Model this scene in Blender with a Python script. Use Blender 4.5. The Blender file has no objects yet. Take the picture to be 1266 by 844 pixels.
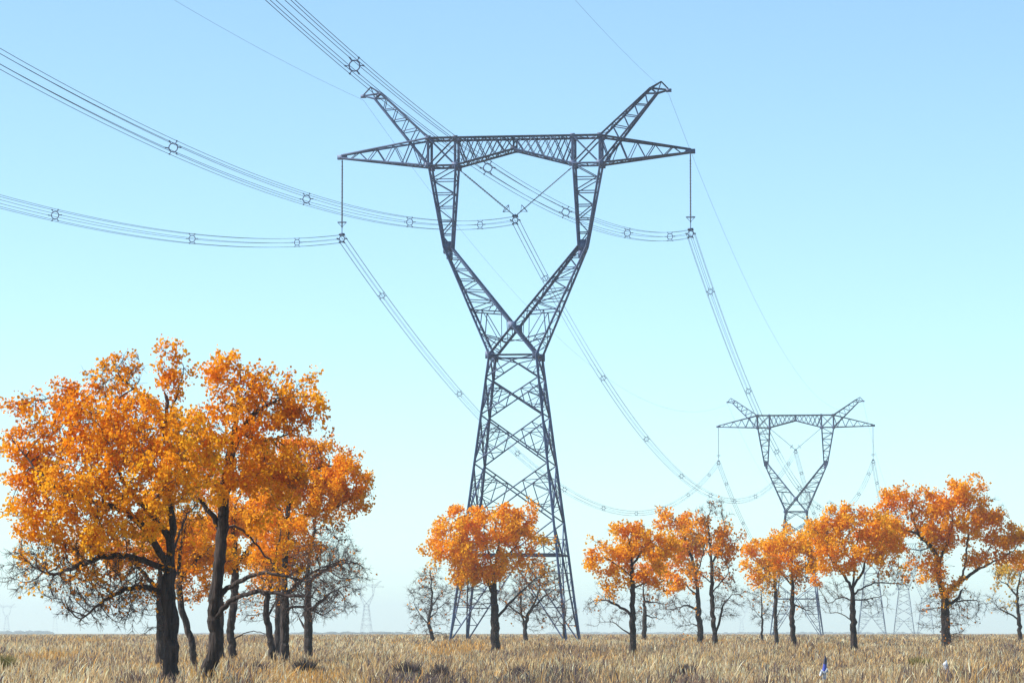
import bpy, math
import numpy as np
from mathutils import Vector

sc = bpy.context.scene
C = sc.collection
PI = math.pi

# ------------------------------------------------------------------ camera
F = 4572.0            # focal length in photograph pixels (1266 wide)
EYE = 1.7
HORIZON = 782.0
pitch = math.atan((HORIZON - 422.0) / F)
cam_d = bpy.data.cameras.new('camera')
cam = bpy.data.objects.new('camera', cam_d)
C.objects.link(cam)
cam.location = (0, 0, EYE)
cam.rotation_euler = (PI / 2 + pitch, 0, 0)
cam_d.sensor_width = 36.0
cam_d.lens = 36.0 * F / 1266.0
cam_d.clip_start = 1.0
cam_d.clip_end = 30000
sc.camera = cam

# ------------------------------------------------------------------ sky and sun
SUN_EL, SUN_AZ = math.radians(41), math.radians(-92)   # azimuth from +Y (view direction), minus = left
world = bpy.data.worlds.new('World')
sc.world = world
world.use_nodes = True
wn = world.node_tree
wn.nodes.clear()
sky = wn.nodes.new('ShaderNodeTexSky')
sky.sky_type = 'NISHITA'
sky.sun_disc = False
sky.sun_elevation = SUN_EL
sky.sun_rotation = SUN_AZ
sky.air_density = 0.65
sky.dust_density = 0.4
sky.ozone_density = 2.0
bg = wn.nodes.new('ShaderNodeBackground')
bg.inputs['Strength'].default_value = 0.135
wo = wn.nodes.new('ShaderNodeOutputWorld')
wb = wn.nodes.new('ShaderNodeMix'); wb.data_type = 'RGBA'; wb.blend_type = 'MULTIPLY'   # cool white balance of the photograph
wb.inputs[0].default_value = 1.0; wb.inputs[7].default_value = (1.06, 1.20, 1.12, 1)
wn.links.new(sky.outputs[0], wb.inputs[6])
wn.links.new(wb.outputs[2], bg.inputs[0])
wn.links.new(bg.outputs[0], wo.inputs[0])

sun_d = bpy.data.lights.new('sun', 'SUN')
sun_d.energy = 5.0
sun_d.angle = math.radians(0.5)
sun_d.color = (1.0, 0.94, 0.84)
sun = bpy.data.objects.new('sun', sun_d)
C.objects.link(sun)
sdir = Vector((math.sin(SUN_AZ) * math.cos(SUN_EL), math.cos(SUN_AZ) * math.cos(SUN_EL), math.sin(SUN_EL)))
sun.rotation_euler = sdir.to_track_quat('Z', 'Y').to_euler()
sun.location = (-60, 60, 120)

sc.view_settings.view_transform = 'Standard'
sc.view_settings.look = 'None'
sc.view_settings.exposure = 0.55
sc.view_settings.gamma = 1.0
sc.render.resolution_x = 1024
sc.render.resolution_y = 682
sc.cycles.volume_bounces = 1
sc.cycles.max_bounces = 8
sc.cycles.transparent_max_bounces = 8

# ------------------------------------------------------------------ helpers
def P(px, py, D):
    """world point seen at photograph pixel (px, py) at distance D straight ahead"""
    cx, cy = (px - 633.0) / F, (422.0 - py) / F
    y = math.cos(pitch) - cy * math.sin(pitch)
    z = math.sin(pitch) + cy * math.cos(pitch)
    k = D / y
    return np.array([cx * k, D, EYE + z * k])

def ground_z(x, y):
    x = np.asarray(x, float); y = np.asarray(y, float)
    t = np.clip((y - 190) / 150.0, 0, 1)
    z = 0.5 * t * t * (3 - 2 * t)
    z = z + 0.07 * np.sin(x * 0.11 + 1.3) * np.cos(y * 0.045) + 0.05 * np.sin(x * 0.043 + y * 0.021)
    return z

def prop(o, label=None, cat=None, group=None, kind=None):
    if label: o['label'] = label
    if cat: o['category'] = cat
    if group: o['group'] = group
    if kind: o['kind'] = kind
    return o

def empty(name, loc, rz=0.0):
    o = bpy.data.objects.new(name, None)
    o.empty_display_size = 0.5
    C.objects.link(o)
    o.location = loc
    o.rotation_euler = (0, 0, rz)
    return o

def mesh_np(name, V, Fq, mat, parent=None, smooth=False, col=None, loc=None):
    """V (n,3); Fq list of face index arrays, each (m,k)"""
    me = bpy.data.meshes.new(name)
    V = np.ascontiguousarray(V, dtype=np.float32)
    if isinstance(Fq, np.ndarray): Fq = [Fq]
    Fq = [f for f in Fq if len(f)]
    loops = np.concatenate([f.ravel() for f in Fq]).astype(np.int32)
    sizes = np.concatenate([np.full(len(f), f.shape[1], np.int32) for f in Fq])
    starts = np.concatenate([[0], np.cumsum(sizes)[:-1]]).astype(np.int32)
    me.vertices.add(len(V)); me.vertices.foreach_set('co', V.ravel())
    me.loops.add(len(loops)); me.loops.foreach_set('vertex_index', loops)
    me.polygons.add(len(sizes)); me.polygons.foreach_set('loop_start', starts)
    me.polygons.foreach_set('loop_total', sizes)
    if smooth: me.polygons.foreach_set('use_smooth', np.ones(len(sizes), bool))
    me.update(calc_edges=True)
    if col is not None:
        a = me.color_attributes.new('tint', 'FLOAT_COLOR', 'POINT')
        cc = np.ones((len(V), 4), np.float32); cc[:, :3] = col
        a.data.foreach_set('color', cc.ravel())
    if mat: me.materials.append(mat)
    o = bpy.data.objects.new(name, me)
    C.objects.link(o)
    if parent is not None: o.parent = parent
    if loc is not None: o.location = loc
    return o

def nrm(v):
    v = np.asarray(v, float)
    n = np.linalg.norm(v, axis=-1, keepdims=True)
    return v / np.maximum(n, 1e-9)

def prisms(p, q, rp, rq, tp, tq, k, ridge=None):
    """separate tube segments between p and q; tp/tq tangents used for the end rings"""
    n = len(p)
    def ring(c, r, t):
        ref = np.tile(np.array([0.31, 0.93, 0.17]), (n, 1))
        u = nrm(np.cross(t, ref)); v = np.cross(t, u)
        a = np.arange(k) * 2 * PI / k
        rr = r[:, None]
        if ridge is not None:
            h = np.sin(c[:, 2:3] * 5.0 + a[None] * 3.0) * 0.5 + np.sin(c[:, 2:3] * 11.0 + c[:, :1] * 7 + a[None] * 7.0) * 0.5
            rr = rr * (1 + ridge * h)
        return c[:, None] + rr[..., None] * (np.cos(a)[None, :, None] * u[:, None] + np.sin(a)[None, :, None] * v[:, None])
    A = ring(p, rp, tp); B = ring(q, rq, tq)
    V = np.concatenate([A, B], axis=1).reshape(-1, 3)
    base = (np.arange(n) * 2 * k)[:, None]
    i = np.arange(k); j = (i + 1) % k
    Fa = np.stack([base + i, base + j, base + k + j, base + k + i], axis=2).reshape(-1, 4)
    return V, Fa

def join(parts):
    Vs, Fs, off = [], [], 0
    for V, f in parts:
        if len(V) == 0: continue
        Vs.append(V); Fs.append(f + off); off += len(V)
    return np.concatenate(Vs), Fs

def tube_path(pts, r, k=5, closed=False):
    pts = np.asarray(pts, float); n = len(pts)
    r = np.full(n, r) if np.isscalar(r) else np.asarray(r, float)
    if closed:
        t = nrm(np.roll(pts, -1, 0) - np.roll(pts, 1, 0))
    else:
        t = nrm(np.gradient(pts, axis=0))
    avg = np.abs(t).mean(0)
    ref = np.zeros(3); ref[int(np.argmin(avg))] = 1.0
    u = nrm(np.cross(t, ref)); v = np.cross(t, u)
    a = np.arange(k) * 2 * PI / k
    V = (pts[:, None] + r[:, None, None] * (np.cos(a)[None, :, None] * u[:, None] + np.sin(a)[None, :, None] * v[:, None])).reshape(-1, 3)
    m = n if closed else n - 1
    i = np.arange(m)[:, None]; j = np.arange(k)[None]
    i2 = (i + 1) % n; j2 = (j + 1) % k
    Fa = np.stack([i * k + j, i * k + j2, i2 * k + j2, i2 * k + j], axis=2).reshape(-1, 4)
    return V, Fa

# ------------------------------------------------------------------ materials
def new_mat(name):
    m = bpy.data.materials.new(name); m.use_nodes = True
    nt = m.node_tree; nt.nodes.clear()
    out = nt.nodes.new('ShaderNodeOutputMaterial')
    return m, nt, out

def noise_mat(name, c1, c2, scale, rough=0.7, metal=0.0, bump=0.0, stretch=(1, 1, 1), bdist=0.03):
    m, nt, out = new_mat(name)
    tc = nt.nodes.new('ShaderNodeTexCoord')
    mp = nt.nodes.new('ShaderNodeMapping'); mp.inputs['Scale'].default_value = stretch
    nz = nt.nodes.new('ShaderNodeTexNoise'); nz.inputs['Scale'].default_value = scale
    nz.inputs['Detail'].default_value = 5
    cr = nt.nodes.new('ShaderNodeValToRGB')
    cr.color_ramp.elements[0].position = 0.35; cr.color_ramp.elements[1].position = 0.68
    cr.color_ramp.elements[0].color = (*c1, 1); cr.color_ramp.elements[1].color = (*c2, 1)
    b = nt.nodes.new('ShaderNodeBsdfPrincipled')
    b.inputs['Roughness'].default_value = rough; b.inputs['Metallic'].default_value = metal
    nt.links.new(tc.outputs['Object'], mp.inputs[0]); nt.links.new(mp.outputs[0], nz.inputs['Vector'])
    nt.links.new(nz.outputs['Fac'], cr.inputs[0]); nt.links.new(cr.outputs[0], b.inputs['Base Color'])
    if bump:
        bp = nt.nodes.new('ShaderNodeBump'); bp.inputs['Strength'].default_value = bump
        bp.inputs['Distance'].default_value = bdist
        nt.links.new(nz.outputs['Fac'], bp.inputs['Height']); nt.links.new(bp.outputs[0], b.inputs['Normal'])
    nt.links.new(b.outputs[0], out.inputs[0])
    return m

def leaf_mat(name, trans=0.5, rough=0.55, tscale=(1.0, 1.0, 1.0)):
    m, nt, out = new_mat(name)
    at = nt.nodes.new('ShaderNodeAttribute'); at.attribute_name = 'tint'
    b = nt.nodes.new('ShaderNodeBsdfPrincipled')
    b.inputs['Roughness'].default_value = rough
    b.inputs['Specular IOR Level'].default_value = 0.08
    tr = nt.nodes.new('ShaderNodeBsdfTranslucent')
    mul = nt.nodes.new('ShaderNodeMix'); mul.data_type = 'RGBA'; mul.blend_type = 'MULTIPLY'
    mul.inputs[0].default_value = 1.0; mul.inputs[7].default_value = (*tscale, 1)
    mx = nt.nodes.new('ShaderNodeMixShader'); mx.inputs[0].default_value = trans
    nt.links.new(at.outputs['Color'], b.inputs['Base Color'])
    nt.links.new(at.outputs['Color'], mul.inputs[6])
    nt.links.new(mul.outputs[2], tr.inputs['Color'])
    nt.links.new(b.outputs[0], mx.inputs[1]); nt.links.new(tr.outputs[0], mx.inputs[2])
    nt.links.new(mx.outputs[0], out.inputs[0])
    return m

M_STEEL = noise_mat('galvanised_steel', (0.035, 0.06, 0.13), (0.10, 0.14, 0.25), 0.6, rough=0.6, metal=0.1)
M_WIRE = noise_mat('aluminium_wire', (0.03, 0.035, 0.05), (0.06, 0.07, 0.09), 2.0, rough=0.6, metal=0.3)
M_INS = noise_mat('insulator_rubber', (0.05, 0.035, 0.045), (0.10, 0.07, 0.08), 6.0, rough=0.5)
M_BARK = noise_mat('bark', (0.005, 0.004, 0.005), (0.062, 0.042, 0.036), 3.6, rough=0.95, bump=1.0, stretch=(3.2, 3.2, 0.4), bdist=0.12)
M_TWIG = noise_mat('twig_bark', (0.04, 0.027, 0.025), (0.11, 0.075, 0.065), 3.0, rough=0.9)
M_LEAF = leaf_mat('autumn_leaf', 0.5)
M_GRASS = leaf_mat('dry_grass', 0.35, 0.7)
M_GROUND = noise_mat('soil', (0.16, 0.11, 0.06), (0.30, 0.22, 0.12), 0.35, rough=0.95, bump=0.3)
M_WHITE = noise_mat('white_plastic', (0.26, 0.33, 0.44), (0.62, 0.66, 0.70), 9.0, rough=0.45)
M_BLUE = noise_mat('blue_plastic', (0.02, 0.03, 0.22), (0.04, 0.07, 0.42), 8.0, rough=0.4)
M_DARKBLUE = noise_mat('navy_plastic', (0.008, 0.008, 0.03), (0.015, 0.015, 0.07), 8.0, rough=0.4)
M_FARTREE = noise_mat('far_trees', (0.03, 0.035, 0.03), (0.06, 0.06, 0.045), 0.05, rough=1.0)

# ------------------------------------------------------------------ ground
def make_ground():
    xs = np.concatenate([np.linspace(-3500, -120, 12), np.linspace(-110, 250, 121), np.linspace(260, 3500, 12)])
    ys = np.concatenate([np.linspace(-200, 60, 8), np.arange(64, 700, 4.0), np.linspace(710, 2500, 40), np.linspace(2700, 9000, 18)])
    X, Y = np.meshgrid(xs, ys)
    fade = np.clip((2600 - Y) / 1500, 0, 1) * np.clip((900 - np.abs(X)) / 500, 0, 1)
    Z = ground_z(X, Y)
    Z = 0.5 * (1 - fade) * (Y > 200) + Z * fade
    nx, ny = len(xs), len(ys)
    V = np.stack([X, Y, Z], 2).reshape(-1, 3)
    i, j = np.meshgrid(np.arange(nx - 1), np.arange(ny - 1))
    a = (j * nx + i).ravel()
    Fq = np.stack([a, a + 1, a + nx + 1, a + nx], 1)
    prop(mesh_np('ground', V, Fq, M_GROUND, smooth=True), kind='structure')
make_ground()

# ------------------------------------------------------------------ transmission towers
YAW = -math.atan2(60.0, 443.0)
def lattice_mesh(members):
    """members: list of (p, q, width) drawn as steel angles (L profile)"""
    p = np.array([m[0] for m in members], float); q = np.array([m[1] for m in members], float)
    w = np.array([m[2] for m in members], float)
    t = nrm(q - p)
    ref = np.tile(np.array([0.0, 0.0, 1.0]), (len(p), 1))
    ref[np.abs(t[:, 2]) > 0.9] = (0.7, 0.7, 0)
    u = nrm(np.cross(t, ref)); v = np.cross(t, u)
    th = 0.28
    prof = np.array([(-.5, -.5), (.5, -.5), (.5, -.5 + th), (-.5 + th, -.5 + th), (-.5 + th, .5), (-.5, .5)])
    k = 6
    def ring(c): return c[:, None] + w[:, None, None] * (prof[None, :, 0:1] * u[:, None] + prof[None, :, 1:2] * v[:, None])
    V = np.concatenate([ring(p), ring(q)], 1).reshape(-1, 3)
    b = (np.arange(len(p)) * 12)[:, None]; i = np.arange(k); j = (i + 1) % k
    Fa = np.stack([b + i, b + j, b + k + j, b + k + i], 2).reshape(-1, 4)
    return V, Fa

def gusset(c, sx, sy, sz):
    x, y, z = c
    V = np.array([(x + a * sx / 2, y + b_ * sy / 2, z + c_ * sz / 2) for a in (-1, 1) for b_ in (-1, 1) for c_ in (-1, 1)])
    Fa = np.array([(0, 1, 3, 2), (4, 6, 7, 5), (0, 4, 5, 1), (2, 3, 7, 6), (0, 2, 6, 4), (1, 5, 7, 3)])
    return V, Fa

def lerp(a, b, t): return tuple(np.asarray(a, float) * (1 - t) + np.asarray(b, float) * t)
def along(poly, t):
    poly = [np.asarray(p, float) for p in poly]
    L = [np.linalg.norm(poly[i + 1] - poly[i]) for i in range(len(poly) - 1)]
    s = t * sum(L)
    for i, l in enumerate(L):
        if s <= l or i == len(L) - 1: return tuple(poly[i] + (poly[i + 1] - poly[i]) * (s / l))
        s -= l
def zigzag(A, B, n, w, struts=True, t0=0.0, t1=1.0, flip=False):
    out = []
    for i in range(n):
        a, b = t0 + (t1 - t0) * i / n, t0 + (t1 - t0) * (i + 1) / n
        if (i % 2 == 0) != flip: out.append((along(A, a), along(B, b), w))
        else: out.append((along(B, a), along(A, b), w))
        if struts and i > 0: out.append((along(A, a), along(B, a), w))
    return out

def tower_parts(kindA=True, drop=0.0, thick=1.0):
    """returns {part name: [(V,F),...]}; local x along the crossarm, y along the line, z up from the ground"""
    WB = 26.9 - drop
    hw0 = 5.4 - drop * 0.11; hww = 2.2
    def hw(z): return hw0 + (hww - hw0) * z / WB
    S = lambda z: z - drop
    parts = []
    wl, wd, wr = 0.225 * thick, 0.13 * thick, 0.068 * thick
    cor = [(-1, -1), (1, -1), (1, 1), (-1, 1)]
    def cp(c, z): return (c[0] * hw(z), c[1] * hw(z), z)
    for c in cor:
        foot = gusset((c[0] * hw(0), c[1] * hw(0), 0.0), 0.7, 0.7, 0.6)
        parts.append(('leg', [lattice_mesh([(cp(c, -0.2), cp(c, WB), wl * 1.1)]), foot]))
    fr = WB / 26.9
    lev = [z * fr for z in (26.9, 24.8, 21.3, 16.8, 11.5, 8.4, 0.0)]
    B = []
    for f in range(4):
        c1, c2 = cor[f], cor[(f + 1) % 4]
        L = lambda z: cp(c1, z); R = lambda z: cp(c2, z)
        mid = lambda z: lerp(L(z), R(z), 0.5)
        B += [(L(lev[0]), R(lev[0]), wd * 1.3), (lerp(L(lev[0]), R(lev[0]), .0), lerp(L(lev[0] - .5), R(lev[0] - .5), .5), wd * .7),
              (lerp(L(lev[0] - .5), R(lev[0] - .5), .5), R(lev[0]), wd * .7)]
        top = lerp(L(lev[0] - .5), R(lev[0] - .5), .5)
        for E in (L, R):
            B.append((top, E(lev[1]), wd))
            e1 = E((lev[0] + lev[1]) / 2); m1 = lerp(top, E(lev[1]), .55)
            B += [(e1, m1, wr), (E(lev[0]), m1, wr), (E(lev[1] + (lev[0] - lev[1]) * .25), lerp(top, E(lev[1]), .75), wr)]
        for i in (1, 2, 3):
            zt, zb = lev[i], lev[i + 1]
            B += [(L(zt), R(zb), wd), (R(zt), L(zb), wd)]
            for E, O in ((L, R), (R, L)):
                for s in (0.30, ):
                    a = lerp(E(zt), O(zb), s); b = lerp(E(zb), O(zt), s)
                    m = E((zt + zb) / 2)
                    q1, q2 = E(zt + (zb - zt) * .27), E(zt + (zb - zt) * .73)
                    B += [(a, b, wr), (m, a, wr), (m, b, wr), (q1, a, wr), (q2, b, wr)]
                    a2 = lerp(E(zt), O(zb), s * .5); b2 = lerp(E(zb), O(zt), s * .5)
                    B += [(m, a2, wr), (m, b2, wr), (q1, a2, wr), (q2, b2, wr)]
        zt, zh = lev[4], lev[5]
        mh = mid(zh)
        B.append((L(zh), R(zh), wd * 1.5))
        for E in (L, R):
            B.append((E(zt), mh, wd))
            a = lerp(E(zt), mh, .5); qh = lerp(E(zh), mh, .5); me_ = E((zt + zh) / 2)
            B += [(me_, a, wr), (a, qh, wr), (me_, qh, wr), (E(zh), a, wr)]
            B.append((mh, E(0.3), wd))
            prev = None
            for n, s in enumerate((.2, .4, .6, .8)):
                a = lerp(mh, E(0.3), s); zz = zh + (0.3 - zh) * s
                e = E(zz)
                B.append((a, e, wr))
                B.append((a, E(zz + zh * (.13)), wr))
                if n == 1: B.append((a, lerp(mh, E(zh), .5), wr))
    z = lev[5]
    ms = [lerp(cp(cor[f], z), cp(cor[(f + 1) % 4], z), .5) for f in range(4)]
    for f in range(4): B += [(ms[f], ms[(f + 1) % 4], wd), (ms[f], ms[(f + 2) % 4], wr)]
    parts.append(('body_bracing', [lattice_mesh(B)]))

    # the two sides of the cup
    Zn, Zk, Zb, Zt = S(29.6), S(37.1), S(44.8), S(47.4)
    dk, dn, dt = 0.55, 2.05, 1.1
    for sx in (-1, 1):
        Mm = []
        def pt(x, y, z): return (sx * x, y, z)
        outer = {}; inner = {}; outu = {}; innu = {}
        for sy in (-1, 1):
            o = [pt(hww, sy * hww, WB), pt(6.72, sy * dk, Zk)]
            i_ = [pt(hww, sy * hww, WB), pt(0, sy * dn, Zn), pt(5.95, sy * dk, Zk)]
            outer[sy], inner[sy] = o, i_
            Mm += [(o[0], o[1], wl), (i_[0], i_[1], wl * .95), (i_[1], i_[2], wl * .95)]
            ou = [pt(6.72, sy * dk, Zk), pt(8.09, sy * dt, Zb)]
            iu = [pt(5.95, sy * dk, Zk), pt(5.53, sy * dt, Zb)]
            outu[sy], innu[sy] = ou, iu
            Mm += [(ou[0], ou[1], wl), (iu[0], iu[1], wl)]
            # face bracing lower arm
            up = [i_[1], i_[2]]
            Mm += zigzag([lerp(o[0], o[1], .42), o[1]], [lerp(i_[1], i_[2], .18), i_[2]], 6, wr * 1.15)
            a1, a2 = lerp(o[0], o[1], .2), lerp(o[0], o[1], .42)
            b1, b2 = lerp(i_[0], i_[1], .55), lerp(i_[1], i_[2], .18)
            Mm += [(a1, lerp(i_[0], i_[1], .35), wr), (a1, b1, wd * .8), (a2, b2, wd * .8), (b1, b2, wr), (lerp(a1, b1, .5), lerp(o[0], o[1], .1), wr),
                   (lerp(a2, b2, .4), a1, wr), (lerp(a2, b2, .4), lerp(a1, b1, .8), wr), (lerp(a2, b2, .6), lerp(i_[1], i_[2], .3), wr), (lerp(o[0], o[1], .1), lerp(i_[0], i_[1], .2), wr)]
            # column face
            Mm += zigzag(iu, ou, 6, wr * 1.3)
        Mm += zigzag(outer[-1], outer[1], 8, wr * .9)
        Mm += zigzag(inner[-1][1:], inner[1][1:], 8, wr) + zigzag(inner[-1][:2], inner[1][:2], 4, wr)
        Mm += zigzag(outu[-1], outu[1], 6, wr) + zigzag(innu[-1], innu[1], 6, wr)
        V = [lattice_mesh(Mm)]
        V.append(gusset(pt(6.36, 0, Zk + .05), .72, 2 * dk + .1, 1.1))
        V.append(gusset(pt(6.2, 0, Zk - .75), .4, 2 * dk + .25, .6))
        for sy in (-1, 1):
            V.append(gusset(pt(hww, sy * hww, WB), .62, .16, .7))
            V.append(gusset(pt(8.09, sy * dt, Zb), .6, .14, .55)); V.append(gusset(pt(5.53, sy * dt, Zb), .6, .14, .55))
        parts.append(('cup_arm', V))
    parts.append(('centre_joint', [gusset((0, -dn, Zn), .75, .2, .8), gusset((0, dn, Zn), .75, .2, .8),
                                   lattice_mesh([((0, -dn, Zn), (0, dn, Zn), wd), ((-1.3, -2.1, S(28.4)), (1.3, 2.1, S(28.4)), wr), ((-1.3, 2.1, S(28.4)), (1.3, -2.1, S(28.4)), wr)])]))
    # crossarm
    K = []
    tipz = S(45.75) if kindA else S(45.0)
    for sy in (-1, 1):
        tl, tr = (-8.09, sy * dt, Zt), (8.09, sy * dt, Zt)
        K.append((tl, tr, wl * .9))
        for sx in (-1, 1):
            ob, ib, cb = (sx * 8.09, sy * dt, Zb), (sx * 5.53, sy * dt, Zb), (0, sy * dt, S(46.25))
            ot, it, ct = (sx * 8.09, sy * dt, Zt), (sx * 5.53, sy * dt, Zt), (0, sy * dt, Zt)
            tip_t, tip_b = (sx * 16.5, sy * .12, tipz + .28), (sx * 16.5, sy * .12, tipz)
            K += [(ob, ib, wl * .8), (ib, cb, wl * .8), (ot, ob, wl * .8), (it, ib, wl * .8), (ob, it, wd), (ib, ot, wd),
                  (ot, tip_t, wl * .8), (ob, tip_b, wl * .8), (ct, cb, wd)]
            K += zigzag([it, ct], [ib, cb], 6, wr * 1.5, struts=False) + zigzag([it, ct], [ib, cb], 6, wr * 1.2, struts=False, flip=True)
            K += zigzag([ot, tip_t], [ob, tip_b], 10, wr * 1.2, struts=False)
    for sx in (-1, 1):
        for z in (Zt, Zb):
            K += zigzag([(sx * 8.09, -dt, z), (sx * 5.53, -dt, z)], [(sx * 8.09, dt, z), (sx * 5.53, dt, z)], 2, wr)
        tz = tipz
        K += zigzag([(sx * 8.09, -dt, Zb), (sx * 16.5, -.12, tz)], [(sx * 8.09, dt, Zb), (sx * 16.5, .12, tz)], 11, wr, struts=True)
        K += zigzag([(sx * 8.09, -dt, Zt), (sx * 16.5, -.12, tz + .28)], [(sx * 8.09, dt, Zt), (sx * 16.5, .12, tz + .28)], 11, wr, struts=False)
        K += zigzag([(sx * 5.53, -dt, Zb), (0, -dt, S(46.25))], [(sx * 5.53, dt, Zb), (0, dt, S(46.25))], 8, wr)
        K += zigzag([(sx * 5.53, -dt, Zt), (0, -dt, Zt)], [(sx * 5.53, dt, Zt), (0, dt, Zt)], 8, wr)
    V = [lattice_mesh(K)]
    for sx in (-1, 1):
        V.append(gusset((sx * 16.45, 0, tipz + .1), .9, .35, .42))
        for sy in (-1, 1):
            V.append(gusset((sx * 5.53, sy * dt, Zt), .45, .12, .4)); V.append(gusset((sx * 8.09, sy * dt, Zt), .5, .12, .45))
            V.append(gusset((0, sy * dt, S(46.3)), .6, .12, .35))
    parts.append(('crossarm', V))
    # ground wire peaks
    pz = 0.0 if kindA else -1.3
    for sx in (-1, 1):
        Q = []
        lo, hi = {}, {}
        for sy in (-1, 1):
            a = [(sx * 8.09, sy * dt, Zb), (sx * (13.35), sy * .28, S(51.35 + pz))]
            b = [(sx * 8.09, sy * dt, Zt), (sx * (12.75), sy * .28, S(51.85 + pz))]
            lo[sy], hi[sy] = a, b
            apex, tip = (sx * 13.75, 0, S(52.45 + pz)), (sx * 14.5, 0, S(51.65 + pz))
            Q += [(a[0], a[1], wl * .85), (b[0], b[1], wl * .8), (b[1], apex, wd), (a[1], tip, wd), (apex, tip, wd), (b[1], a[1], wd), (a[1], apex, wr), (b[1], tip, wd)]
            Q += zigzag([lerp(a[0], a[1], .34), a[1]], [lerp(b[0], b[1], .12), b[1]], 8, wr * 1.2, struts=False)
        Q += zigzag(lo[-1], lo[1], 7, wr * .8) + zigzag(hi[-1], hi[1], 7, wr * .8)
        parts.append(('ground_wire_peak', [lattice_mesh(Q), gusset((sx * 14.45, 0, S(51.6 + pz)), .5, .25, .3)]))
    return parts, dict(tip=tipz, inner=Zb, peak=S(51.5 + pz))

GZ = 0.5
tower_cache = {}
def tower(key, loc, yaw, label, group, **kw):
    if key not in tower_cache:
        pr, info = tower_parts(**kw)
        meshes = []
        for n, lst in pr:
            V, Fs = join(lst)
            o = mesh_np(n, V, Fs, M_STEEL)
            meshes.append((n, o.data)); bpy.data.objects.remove(o)
        tower_cache[key] = (meshes, info)
    meshes, info = tower_cache[key]
    root = prop(empty('transmission_tower', loc, yaw), label, 'pylon', group)
    for n, me in meshes:
        o = bpy.data.objects.new(n, me); C.objects.link(o); o.parent = root
    return root, info

TG = 'transmission towers of the power line'
T = []
defs = [
    ('near', (0.3, 344.0, GZ), 'large blue-grey lattice tower with cup-shaped top, nearest and biggest of all the pylons', dict(kindA=True)),
    ('mid', (60.4, 787.0, GZ), 'smaller cup-shaped lattice tower rising behind the orange trees right of the big pylon', dict(kindA=False)),
    ('far', (119.3, 1230.0, GZ), 'far tower right of the second one, legs showing beside the full yellow-orange poplar\'s trunk', dict(kindA=False, drop=6.0, thick=.62)),
    ('far', (176.8, 1673.0, GZ), 'faint lattice legs just left of the forked orange tree at right', dict(kindA=False, drop=6.0, thick=.62)),
    ('far', (236.0, 2116.0, GZ), 'faintest tower of the row, hidden behind the trunk of the forked orange tree', dict(kindA=False, drop=6.0, thick=.62)),
]
for key, loc, lab, kw in defs:
    T.append((loc,) + tower(key, loc, YAW, lab, TG, **kw))
FG = 'hazy towers of distant power lines'
for px, D, yaw, lab in [(8, 6300, -.1, 'tiny hazy tower on the horizon at the left edge of the picture'),
                        (68, 6400, .12, 'tiny hazy tower on the horizon under the bare twigs of the big left tree'),
                        (453, 3550, -.12, 'pale blue hazy tower standing alone on the horizon right of the big tree clump'),
                        (146, 5600, .1, 'very faint tower on the horizon left of the thick dark trunk'),
                        (729, 7600, .0, 'minute hazy pylon on the horizon just right of the largest tower base'),
                        (917, 7800, .05, 'minute hazy pylon on the horizon between the two middle groups of trees')]:
    p = P(px, 782, D)
    tower('haze', (p[0], D, GZ), yaw, lab, FG, kindA=False, thick=.6)

def tw(k, x, y, z):
    loc = T[k][0]; c, s = math.cos(YAW), math.sin(YAW)
    return np.array([loc[0] + c * x - s * y, loc[1] + s * x + c * y, loc[2] + z])

# ------------------------------------------------------------------ insulator strings
def lathe(profile, k=10):
    pts = np.array(profile, float)
    a = np.arange(k) * 2 * PI / k
    V = np.stack([pts[:, 1:2] * np.cos(a), pts[:, 1:2] * np.sin(a), np.repeat(pts[:, 0:1], k, 1)], 2).reshape(-1, 3)
    n = len(pts); i = np.arange(n - 1)[:, None]; j = np.arange(k)[None]; j2 = (j + 1) % k
    Fa = np.stack([i * k + j, i * k + j2, (i + 1) * k + j2, (i + 1) * k + j], 2).reshape(-1, 4)
    return V, Fa
def orient(V, origin, direction):
    d = nrm(np.asarray(direction, float)); ref = np.array([0, 1.0, 0]) if abs(d[1]) < .9 else np.array([1.0, 0, 0])
    u = nrm(np.cross(ref, d)); v = np.cross(d, u)
    return np.asarray(origin) + V[:, 0:1] * u + V[:, 1:2] * v + V[:, 2:3] * d
def string_profile(L):
    pr = [(0.0, .04), (.35, .04)]
    n = int((L - .8) / .13)
    for i in range(n):
        z = .4 + i * (L - .8) / n
        pr += [(z, .035), (z + .02, .11 if i % 2 else .085), (z + .045, .035)]
    pr += [(L - .35, .045), (L, .04)]
    return pr
def ring_pts(c, u, v, r, n=18):
    a = np.arange(n) * 2 * PI / n
    return np.asarray(c) + r * (np.cos(a)[:, None] * u + np.sin(a)[:, None] * v)
SIDE = np.array([math.cos(YAW), math.sin(YAW), 0.0]); FWD = np.array([-math.sin(YAW), math.cos(YAW), 0.0]); UP = np.array([0, 0, 1.0])

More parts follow.
